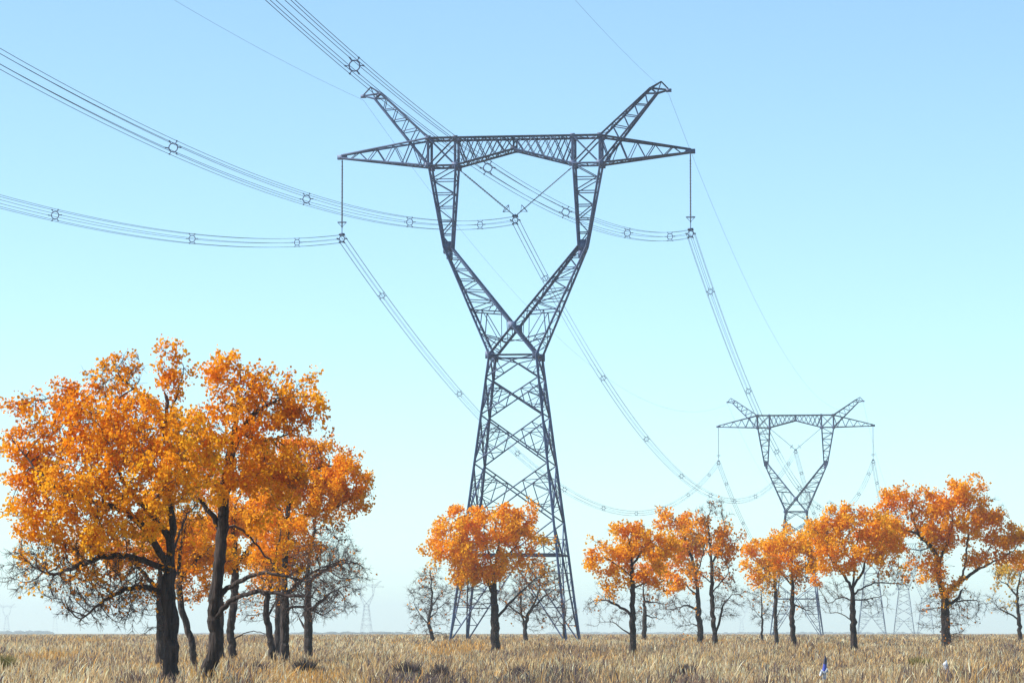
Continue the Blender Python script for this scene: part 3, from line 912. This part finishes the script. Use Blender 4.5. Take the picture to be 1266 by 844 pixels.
tree('poplar_tree', 322, 650, [(650, 775), (653, 760), (662, 742), (668, 720)], 3.4,
     [([(645, 783), (645, 760), (643, 730)], 2.6, 1), ([(656, 755), (675, 735), (690, 725)], 1.5, .7), ([(650, 765), (632, 750), (620, 740)], 1.5, .7)],
     [(658, 735, 42, 36, 3.0, .06, 'b', 0), (650, 708, 34, 14, 1.2, .28, 'd', 0), (668, 705, 24, 16, 1, .18, 'b', 0)],
     'nearly leafless tree with twin trunks behind the round orange poplar', MID, 33, twig=1.6)
tree('bare_shrub', 328, 697, [(697, 778), (698, 765), (700, 750)], 1.7, [([(698, 775), (688, 760)], 1, .5), ([(698, 772), (710, 758)], 1, .5)],
     [(697, 762, 17, 20, 2.6, .02, 'b', 0)],
     'small leafless shrub at the foot of the right legs of the largest tower', 'bare shrubs', 34, twig=1.8, from_z=.4, cat='shrub')
tree('poplar_tree', 220, 782, [(782, 795), (782, 770), (782, 745), (782, 715), (780, 690), (778, 670)], 5.0,
     [([(780, 762), (768, 750), (750, 742), (735, 742)], 2.6, .8), ([(779, 784), (770, 778), (760, 770), (745, 768)], 1.8, .7), ([(782, 728), (800, 720), (820, 715)], 2.2, .9),
      ([(782, 715), (765, 700), (750, 690)], 2, .8), ([(781, 700), (795, 680), (805, 670)], 2, .8)],
     [(772, 680, 36, 28, 1.6, 1.9, 'y', 0), (770, 660, 20, 14, .6, 1.4, 'o', 0), (800, 690, 30, 22, 1.1, 1.8, 'o', -.5), (748, 700, 20, 22, .9, 1.4, 'y', 0), (775, 722, 22, 11, .7, 1.2, 'y', 0),
      (820, 685, 22, 20, .8, 1.5, 'y', 0), (752, 750, 30, 24, 1.7, .01, 'b', 0), (805, 735, 26, 14, 1.1, .05, 'b', 0)],
     'orange poplar with slim straight trunk, first to the right of the largest tower', MID, 35, density=1.2, from_z=.9)
tree('poplar_tree', 330, 797, [(797, 775), (797, 750), (796, 725)], 3.6, [([(797, 760), (815, 765)], 1.5, .6), ([(797, 742), (815, 745)], 1.2, .6)],
     [(812, 745, 26, 26, 1.8, .03, 'b', 0), (800, 715, 30, 20, 1, .8, 'd', 0), (790, 770, 20, 14, 1, 0, 'b', 0)],
     'reddish trunk with bare twigs partly behind the slim poplar right of the largest tower', MID, 36, twig=1.5)
tree('poplar_tree', 315, 864, [(866, 782), (864, 760), (863, 735), (858, 700), (848, 670), (838, 645)], 4.6,
     [([(863, 735), (845, 720), (830, 712)], 2, .8), ([(864, 755), (848, 748), (832, 752)], 1.4, .6), ([(860, 712), (868, 690), (872, 670)], 2, .8), ([(866, 778), (856, 770)], 2.2, 1.2)],
     [(834, 640, 20, 14, 1.0, 1.8, 'o', 0), (848, 655, 16, 14, .8, 1.6, 'o', 0), (842, 685, 28, 22, 1.4, 1.8, 'o', 0), (835, 712, 24, 16, 1, 1.3, 'y', 0), (868, 675, 22, 22, 1, 1.1, 'd', 0),
      (842, 752, 30, 20, 1.8, .02, 'b', 0), (857, 776, 14, 9, 1, .02, 'b', 0)],
     'poplar with tilted crown ending in a small high tuft of orange leaves', MID, 37, density=1.2)
tree('poplar_tree', 260, 886, [(884, 790), (882, 770), (880, 740), (880, 705), (877, 670), (875, 640)], 4.2,
     [([(886, 790), (890, 765), (894, 748), (905, 735)], 2.6, .9), ([(880, 735), (895, 715), (903, 700)], 1.8, .7), ([(880, 720), (862, 705), (855, 695)], 1.6, .7), ([(880, 700), (892, 670), (895, 650)], 1.6, .7), ([(878, 690), (865, 665), (858, 655)], 1.4, .6)],
     [(884, 672, 26, 30, 2.0, .75, 'd', 0), (868, 655, 20, 16, 1.0, .9, 'd', 0), (893, 700, 22, 22, 1.3, .55, 'b', 0), (898, 675, 14, 20, .8, 1.0, 'd', 0), (885, 635, 24, 18, 1.5, .06, 'b', 0), (862, 705, 18, 20, 1, .6, 'b', 0),
      (900, 745, 24, 26, 1.9, .01, 'b', 0)],
     'half bare poplar with sparse rusty leaves and a bare stem at its right foot', MID, 38, twig=1.5, density=1.3)
tree('poplar_tree', 320, 942, [(942, 780), (942, 760), (941, 735)], 1.7, [([(942, 765), (932, 752)], .9, .5), ([(942, 760), (952, 748)], .9, .5)],
     [(941, 752, 18, 30, 2.4, .02, 'b', 0), (942, 728, 12, 12, .8, .1, 'b', 0)],
     'young leafless sapling just left of the second tower\'s orange trees', MID, 39, twig=1.8, from_z=.5)
tree('poplar_tree', 300, 960, [(960, 785), (959, 765), (959, 740), (957, 715), (955, 690)], 3.0, [([(960, 770), (967, 745)], 1.3, .6), ([(958, 715), (942, 700)], 1.3, .6)],
     [(950, 690, 30, 24, 1.5, 1.6, 'y', 0), (940, 705, 20, 18, 1, 1.0, 'y', 0), (962, 672, 18, 14, .7, 1.5, 'o', 0), (955, 730, 24, 16, 1.3, .25, 'g', 0), (967, 755, 16, 16, 1.2, .02, 'b', 0)],
     'slim poplar with yellow-orange leaves beside the young sapling', MID, 40)
tree('poplar_tree', 262, 981, [(981, 788), (979, 765), (980, 735), (979, 712)], 4.0,
     [([(980, 725), (968, 710), (958, 695)], 1.8, .8), ([(980, 722), (992, 705), (1002, 692)], 1.8, .8), ([(979, 712), (978, 690), (976, 670)], 2, .8), ([(980, 745), (1000, 755), (1010, 765)], 1.2, .5)],
     [(978, 678, 26, 22, 1.5, 1.9, 'y', 0), (996, 690, 22, 22, 1.1, 1.7, 'o', 0), (970, 705, 28, 16, 1, 1.0, 'y', -.5), (985, 722, 24, 11, 1, .4, 'b', 0), (998, 750, 20, 16, 1.2, .01, 'b', 0)],
     'orange poplar directly below the second tower, its crown touching the next tree', MID, 41, density=1.1, from_z=1)
tree('poplar_tree', 236, 1057, [(1056, 795), (1055, 770), (1054, 745), (1054, 722)], 4.9,
     [([(1054, 730), (1044, 712), (1036, 702)], 3, 1.2), ([(1054, 726), (1056, 705), (1056, 690)], 2.6, 1.2), ([(1055, 725), (1066, 708), (1070, 692)], 2.6, 1),
      ([(1055, 735), (1075, 722), (1095, 720), (1118, 722)], 2.2, .8), ([(1055, 742), (1075, 740), (1095, 735)], 1.8, .7), ([(1054, 742), (1040, 738), (1025, 745)], 1.3, .5), ([(1053, 768), (1040, 758), (1022, 757)], 1.5, .5), ([(1036, 702), (1024, 685)], 1.6, .8)],
     [(1050, 665, 44, 30, 1.9, 2.0, 'y', 0), (1020, 670, 22, 26, 1.0, 1.7, 'y', 0), (1082, 664, 32, 30, 1.5, 1.9, 'o', .4), (1050, 695, 42, 14, 1, 1.5, 'y', -.8), (1050, 642, 22, 12, .6, 1.4, 'o', 0),
      (1105, 712, 24, 18, 1.5, .22, 'b', 0), (1030, 735, 28, 22, 1.8, 0, 'b', 0), (1080, 740, 26, 18, 1.4, 0, 'b', 0)],
     'full yellow-orange poplar with straight dark trunk and bare lower boughs', MID, 42, density=1.3, from_z=1)
tree('poplar_tree', 252, 1170, [(1170, 790), (1169, 765), (1168, 740), (1161, 715), (1161, 690)], 7.0,
     [([(1161, 692), (1150, 675), (1135, 660), (1122, 655), (1105, 650)], 5, 1.4), ([(1150, 675), (1138, 680), (1120, 678)], 1.8, .7), ([(1135, 660), (1130, 645)], 2.6, 1),
      ([(1178, 728), (1195, 712), (1212, 703), (1232, 692), (1252, 682)], 5, 1.3), ([(1185, 722), (1193, 700), (1196, 670), (1197, 650)], 3, 1.2), ([(1161, 690), (1172, 668), (1178, 645)], 3, 1.2),
      ([(1198, 710), (1215, 695), (1225, 675)], 1.8, .8), ([(1175, 745), (1195, 742), (1215, 742)], 1.2, .5), ([(1170, 750), (1184, 740), (1188, 730)], 4, 3)],
     [(1130, 630, 38, 28, 1.9, 2.0, 'o', 0), (1100, 648, 28, 28, 1.2, 1.9, 'o', 0), (1200, 628, 34, 28, 1.6, 2.0, 'o', 0), (1175, 650, 28, 34, 1.3, 1.9, 'y', -.3), (1225, 632, 22, 16, .9, 1.5, 'o', 0),
      (1235, 662, 28, 16, 1.2, 1.7, 'o', 0), (1262, 668, 22, 20, 1.0, 1.6, 'o', 0), (1143, 706, 22, 17, 1.1, 1.9, 'o', -.4), (1195, 690, 17, 15, .9, 1.7, 'd', 0), (1170, 728, 14, 26, .8, .8, 'y', -.6),
      (1185, 610, 28, 12, .7, 1.3, 'o', 0), (1245, 690, 24, 10, .7, .8, 'd', 0), (1205, 745, 26, 22, 1.5, .05, 'b', 0), (1176, 760, 24, 28, 3.6, .05, 'b', -.3), (1150, 755, 24, 22, 1.3, 0, 'b', 0)],
     'widest orange poplar at right with stout trunk forking into long arching boughs', MID, 43, density=1.3, twig=1.3, from_z=1)
tree('poplar_tree', 335, 1263, [(1261, 782), (1260, 765), (1258, 748), (1258, 728), (1262, 710)], 3.2,
     [([(1259, 768), (1248, 758), (1235, 752)], 1.4, .6), ([(1258, 735), (1245, 722), (1235, 718)], 1.4, .6)],
     [(1245, 712, 26, 18, 1.6, .7, 'g', 0), (1272, 708, 22, 20, 1.3, .8, 'g', 0), (1242, 745, 24, 18, 1.8, .12, 'g', 0), (1278, 745, 22, 20, 1.3, .1, 'b', 0), (1262, 692, 18, 10, .6, .8, 'o', 0)],
     'thin poplar with sparse yellowish leaves cut by the right edge of the picture', MID, 44, twig=1.5)

# ------------------------------------------------------------------ dry bushes in the grass
def dry_bush(px, D, w, h, n, label, seed, mat=None, cols=None, name='dry_bush', cat='bush'):
    rng = np.random.default_rng(seed)
    h *= 1.35; n = int(n * 1.8)
    b = P(px, 782, D); gz = float(ground_z(b[0], D))
    org = np.array([b[0], D, gz])
    k = 5
    az = rng.uniform(0, 2 * PI, n); lean = rng.uniform(0, 1, n) ** .7
    d = np.stack([np.cos(az) * lean * w, np.sin(az) * lean * w, h * rng.uniform(.5, 1, n)], 1)
    p0 = rng.normal(0, .06, (n, 3)) * [1, 1, 0]
    mid = p0 + d * .5 + rng.normal(0, .05, (n, 3)); e = p0 + d + rng.normal(0, .06, (n, 3))
    wv = nrm(np.cross(d, rng.normal(0, 1, (n, 3)))) * rng.uniform(.012, .028, (n, 1))
    V = np.stack([p0 - wv, p0 + wv, mid - wv, mid + wv, e], 1).reshape(-1, 3)
    i = np.arange(n) * 5
    q = np.stack([i, i + 1, i + 3, i + 2], 1); t = np.stack([i + 2, i + 3, i + 4], 1)
    cc = np.array(cols)[rng.integers(0, len(cols), n)] * rng.uniform(.7, 1.2, (n, 1))
    prop(mesh_np(name, V, [q, t], M_GRASS, col=np.repeat(cc[:, None], 5, 1).reshape(-1, 3), loc=org), label, cat, 'dry bushes in the grass')
DK = [(.07, .06, .07), (.12, .10, .10), (.2, .15, .12)]
for px, D, w, h, n, lab, c in [
    (505, 110, .42, .62, 420, 'dark dry bush at the bottom edge left of the round orange poplar', DK),
    (545, 112, .3, .55, 260, 'dark weed clump at the bottom edge right beside the larger dark bush', DK),
    (642, 110, .32, .52, 300, 'dark weed clump at the bottom edge below the largest tower', DK),
    (700, 113, .35, .5, 350, 'small dark weed clump at the bottom edge right of the tower foot', DK),
    (848, 114, .32, .55, 300, 'dark weed clump at the bottom edge under the half bare poplar', DK),
    (1137, 140, .5, .62, 420, 'olive green bush in the dry grass between the two small markers', [(.30, .28, .09), (.36, .30, .10), (.22, .18, .08)]),
    (1152, 141, .35, .5, 200, 'reddish dark weed tuft touching the olive green bush', [(.10, .05, .04), (.14, .08, .05)]),
    (4, 118, .5, .75, 600, 'yellow-green weed clump at the lower left corner', [(.26, .24, .06), (.30, .24, .08), (.15, .13, .06)]),
    (170, 108, .9, .30, 500, 'low dark reddish litter patch left of the thickest trunk', [(.07, .035, .035), (.12, .06, .05)]),
    (318, 118, .5, .6, 260, 'tangled dark weeds right of the crooked trunk', DK),
    (378, 128, .5, .6, 240, 'tangled brown weeds below the right part of the big clump', DK + [(.2, .14, .08)])]:
    dry_bush(px, D, w, h, n, lab, int(px) + 7, cols=c)

# ------------------------------------------------------------------ two small markers
def marker_blue():
    b = P(1019, 782, 112); gz = float(ground_z(b[0], 112))
    root = prop(empty('survey_marker', (b[0], 112, gz)), 'small white and blue plastic marker with dark pointed top standing in the grass', 'marker')
    V, Fa = tube_path([(0, 0, 0), (0, 0, .3), (.0, 0, .60)], [.055, .06, .05], 10); mesh_np('stake', V, Fa, M_WHITE, root, smooth=True)
    V, Fa = tube_path([(.0, 0, .52), (.01, 0, .62), (.02, 0, .76)], [.075, .065, .05], 10); mesh_np('sleeve', V, Fa, M_BLUE, root, smooth=True)
    V, Fa = tube_path([(.02, 0, .73), (.03, 0, .88), (.03, 0, .99)], [.055, .045, .008], 10); mesh_np('tip', V, Fa, M_DARKBLUE, root, smooth=True)
    V, Fs = join([tube_path([(-.13, -.03, .38), (-.07, -.06, .52), (0, -.07, .44), (.07, -.06, .56), (.12, -.02, .45)], [.04, .07, .04, .06, .02], 8)])
    mesh_np('wrapping', V, Fs, M_WHITE, root, smooth=True)
marker_blue()
def marker_pale():
    b = P(1172, 782, 106); gz = float(ground_z(b[0], 106))
    root = prop(empty('marker_post', (b[0], 106, gz)), 'leaning pale bluish plastic strip post in the grass near the lower right corner', 'marker')
    ts = np.linspace(0, 1, 9); L, R = [], []
    V = []
    for t in ts:
        c = np.array([.10 - .20 * t, 0, .86 * t]); w = .085 * (1 - .35 * t ** 3)
        for s, y in ((-1, .02), (1, .02), (1, -.02), (-1, -.02)): V.append(c + np.array([s * w, y + .04 * math.sin(3 * t + s), (.06 * s if t == 1 else 0)]))
    V = np.array(V); Fa = []
    for i in range(8):
        for j in range(4): Fa.append((i * 4 + j, i * 4 + (j + 1) % 4, i * 4 + 4 + (j + 1) % 4, i * 4 + 4 + j))
    Fa.append((32, 33, 34, 35))
    mesh_np('strip', V, np.array(Fa), M_WHITE, root)
    V, Fa = tube_path([(.13, .06, 0), (.1, .06, .5)], .015, 6); mesh_np('stake', V, Fa, M_TWIG, root)
marker_pale()

# ------------------------------------------------------------------ grass
def vnoise(x, y, seed):
    r = np.random.default_rng(seed); out = np.zeros_like(x)
    for k in range(6):
        a = r.uniform(0, 2 * PI); f = r.uniform(.4, 1.6)
        out += np.sin((x * math.cos(a) + y * math.sin(a)) * f + r.uniform(0, 6))
    return out / 6 ** .5
def make_grass(n=680000, seed=5):
    rng = np.random.default_rng(seed)
    d0, d1 = 98.0, 1500.0
    u = rng.random(n)
    D = np.exp(math.log(d0) + u ** .9 * math.log(d1 / d0))
    x = rng.uniform(-1, 1, n) * (D * .148 + 4)
    g_ = rng.random(n) < .6                         # tussocks: pull most blades towards clump centres
    cs_ = .55 + .002 * D
    x = np.where(g_, (np.round(x / cs_) + .28 * np.sin(np.round(x / cs_) * 12.9 + np.round(D / 1.4) * 78.2)) * cs_ + rng.normal(0, .13, n) * cs_, x)
    y = D
    # the same meadow beyond the sides of the view and in the foreground towards the camera
    nf, ns = 190000, 110000
    Dn = 14 + 86 * rng.random(nf) ** .75
    xn = rng.uniform(-1, 1, nf) * (Dn * .16 + 16)
    Ds = np.exp(math.log(60) + rng.random(ns) * math.log(900 / 60))
    xs = rng.choice([-1, 1], ns) * (Ds * .148 + 4 + rng.random(ns) * (Ds * .22 + 22))
    x = np.concatenate([x, xn, xs]); D = np.concatenate([D, Dn, Ds]); y = D; n = n + nf + ns
    clump = vnoise(x * .9, y * .35, 1)
    big = vnoise(x * .16, y * .05, 2)
    h = (.42 + .17 * clump + .09 * big) * rng.uniform(.4, 1.55, n)
    h = np.where(rng.random(n) < .025, h * 1.5, h)
    h = np.clip(h, .14, 1.0)
    for mx, md in ((1019, 112), (1172, 106)):        # trodden grass around the two markers
        near_ = (np.abs(x - (mx - 633) / F * D) < .32) & (D < md + .5)
        h = np.where(near_, h * np.where(D > md - 9, .72, .9), h)
    z = ground_z(x, y) - .02
    w = np.clip(.35 * D / F * 1.65, .016, .2) * rng.uniform(.6, 1.5, n)
    az = rng.uniform(0, 2 * PI, n); lean = np.abs(rng.normal(0, .34, n)) * h
    dx, dy = np.cos(az) * lean + .05 * h, np.sin(az) * lean
    base = np.stack([x, y, z], 1)
    wa = rng.uniform(-.7, .7, n)
    wv = np.stack([np.cos(wa), np.sin(wa), np.zeros(n)], 1) * w[:, None] * .5
    mid = base + np.stack([dx * .3, dy * .3, h * .55], 1)
    top = base + np.stack([dx, dy, h], 1)
    head = rng.random(n) < .40                       # seed heads: wider near the top
    hw_ = np.where(head, 1.25, .75)[:, None]
    upp = base + np.stack([dx * .68, dy * .68, h * .85], 1)
    V = np.stack([base - wv * .8, base + wv * .8, mid - wv * .7, mid + wv * .7, upp - wv * hw_, upp + wv * hw_, top], 1)
    cs = np.array([(.70, .50, .25), (.82, .62, .33), (.56, .36, .17), (.70, .38, .10), (.26, .18, .13), (.90, .76, .50), (.11, .08, .09)])
    pbase = np.array([.19, .15, .15, .10, .17, .08, .16])
    ci = rng.choice(7, n, p=pbase)
    orange = (vnoise(x * .5, y * .12, 3) > .9) & (rng.random(n) < .45)
    ci[orange] = 3
    pale = (vnoise(x * .22, y * .045, 7) > .5) & (rng.random(n) < .35)
    ci[pale] = rng.choice([1, 5], pale.sum())
    dull = (vnoise(x * .3, y * .06, 8) > .6) & (rng.random(n) < .5)
    ci[dull] = rng.choice([2, 4], dull.sum())
    dark = (vnoise(x * .7, y * .22, 4) > 1.0) & (rng.random(n) < .5)
    ci[dark] = rng.choice([4, 6], dark.sum())
    for cpx, wpx in ((505, 48), (548, 30), (640, 34), (700, 22), (848, 26), (300, 30), (180, 40), (950, 18)):   # front blades coloured dark: weed tones plus the shade of gaps painted in
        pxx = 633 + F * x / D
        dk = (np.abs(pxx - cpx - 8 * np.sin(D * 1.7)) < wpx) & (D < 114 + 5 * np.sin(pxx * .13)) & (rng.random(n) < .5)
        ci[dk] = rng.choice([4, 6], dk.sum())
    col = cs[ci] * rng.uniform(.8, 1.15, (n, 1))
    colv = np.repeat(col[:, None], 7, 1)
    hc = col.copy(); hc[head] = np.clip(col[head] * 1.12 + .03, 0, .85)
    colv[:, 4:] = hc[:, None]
    i = np.arange(n) * 7
    q = np.concatenate([np.stack([i, i + 1, i + 3, i + 2], 1), np.stack([i + 2, i + 3, i + 5, i + 4], 1)])
    t = np.stack([i + 4, i + 5, i + 6], 1)
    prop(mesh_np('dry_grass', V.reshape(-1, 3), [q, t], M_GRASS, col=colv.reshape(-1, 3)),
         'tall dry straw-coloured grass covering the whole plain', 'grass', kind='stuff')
make_grass()

# ------------------------------------------------------------------ distant tree belts on the horizon
def far_belt():
    rng = np.random.default_rng(9)
    parts = []
    for x0, x1, D, hmin, hmax, dens in [(-1100, -640, 5200, 6, 14, 1), (-250, -120, 4300, 3, 9, 1), (60, 700, 6500, 4, 10, .8), (-640, -250, 6800, 3, 7, .6), (800, 1200, 5600, 3, 8, .6)]:
        n = int((x1 - x0) / 3 * dens)
        for k in range(n):
            c = np.array([rng.uniform(x0, x1), D + rng.uniform(-150, 150), .4])
            r, h = rng.uniform(5, 13), rng.uniform(hmin, hmax) * .34
            pr = [(0, r * .8), (h * .4, r), (h * .8, r * .6), (h, .1)]
            V, Fa = lathe(pr, 6)
            V = V * (1 + rng.normal(0, .12, (len(V), 1))) + c
            parts.append((V, Fa))
    V, Fs = join(parts)
    prop(mesh_np('distant_tree_belt', V, Fs, M_FARTREE), 'faint dark line of far-off trees along the horizon', 'trees', kind='stuff')
far_belt()

# ------------------------------------------------------------------ haze: the air itself
def make_haze():
    V, Fa = gusset((0, 0, 0), 7200, 9400, 72)
    V = V + np.array([0, 4400, 34.5])
    m, nt, out = new_mat('haze_air')
    vol = nt.nodes.new('ShaderNodeVolumePrincipled')
    vol.inputs['Color'].default_value = (0.80, 0.94, 1.0, 1)
    vol.inputs['Density'].default_value = HAZE
    vol.inputs['Anisotropy'].default_value = 0.3
    nt.links.new(vol.outputs[0], out.inputs['Volume'])
    prop(mesh_np('haze', V, Fa, m), kind='stuff')
HAZE = 0.00017
make_haze()
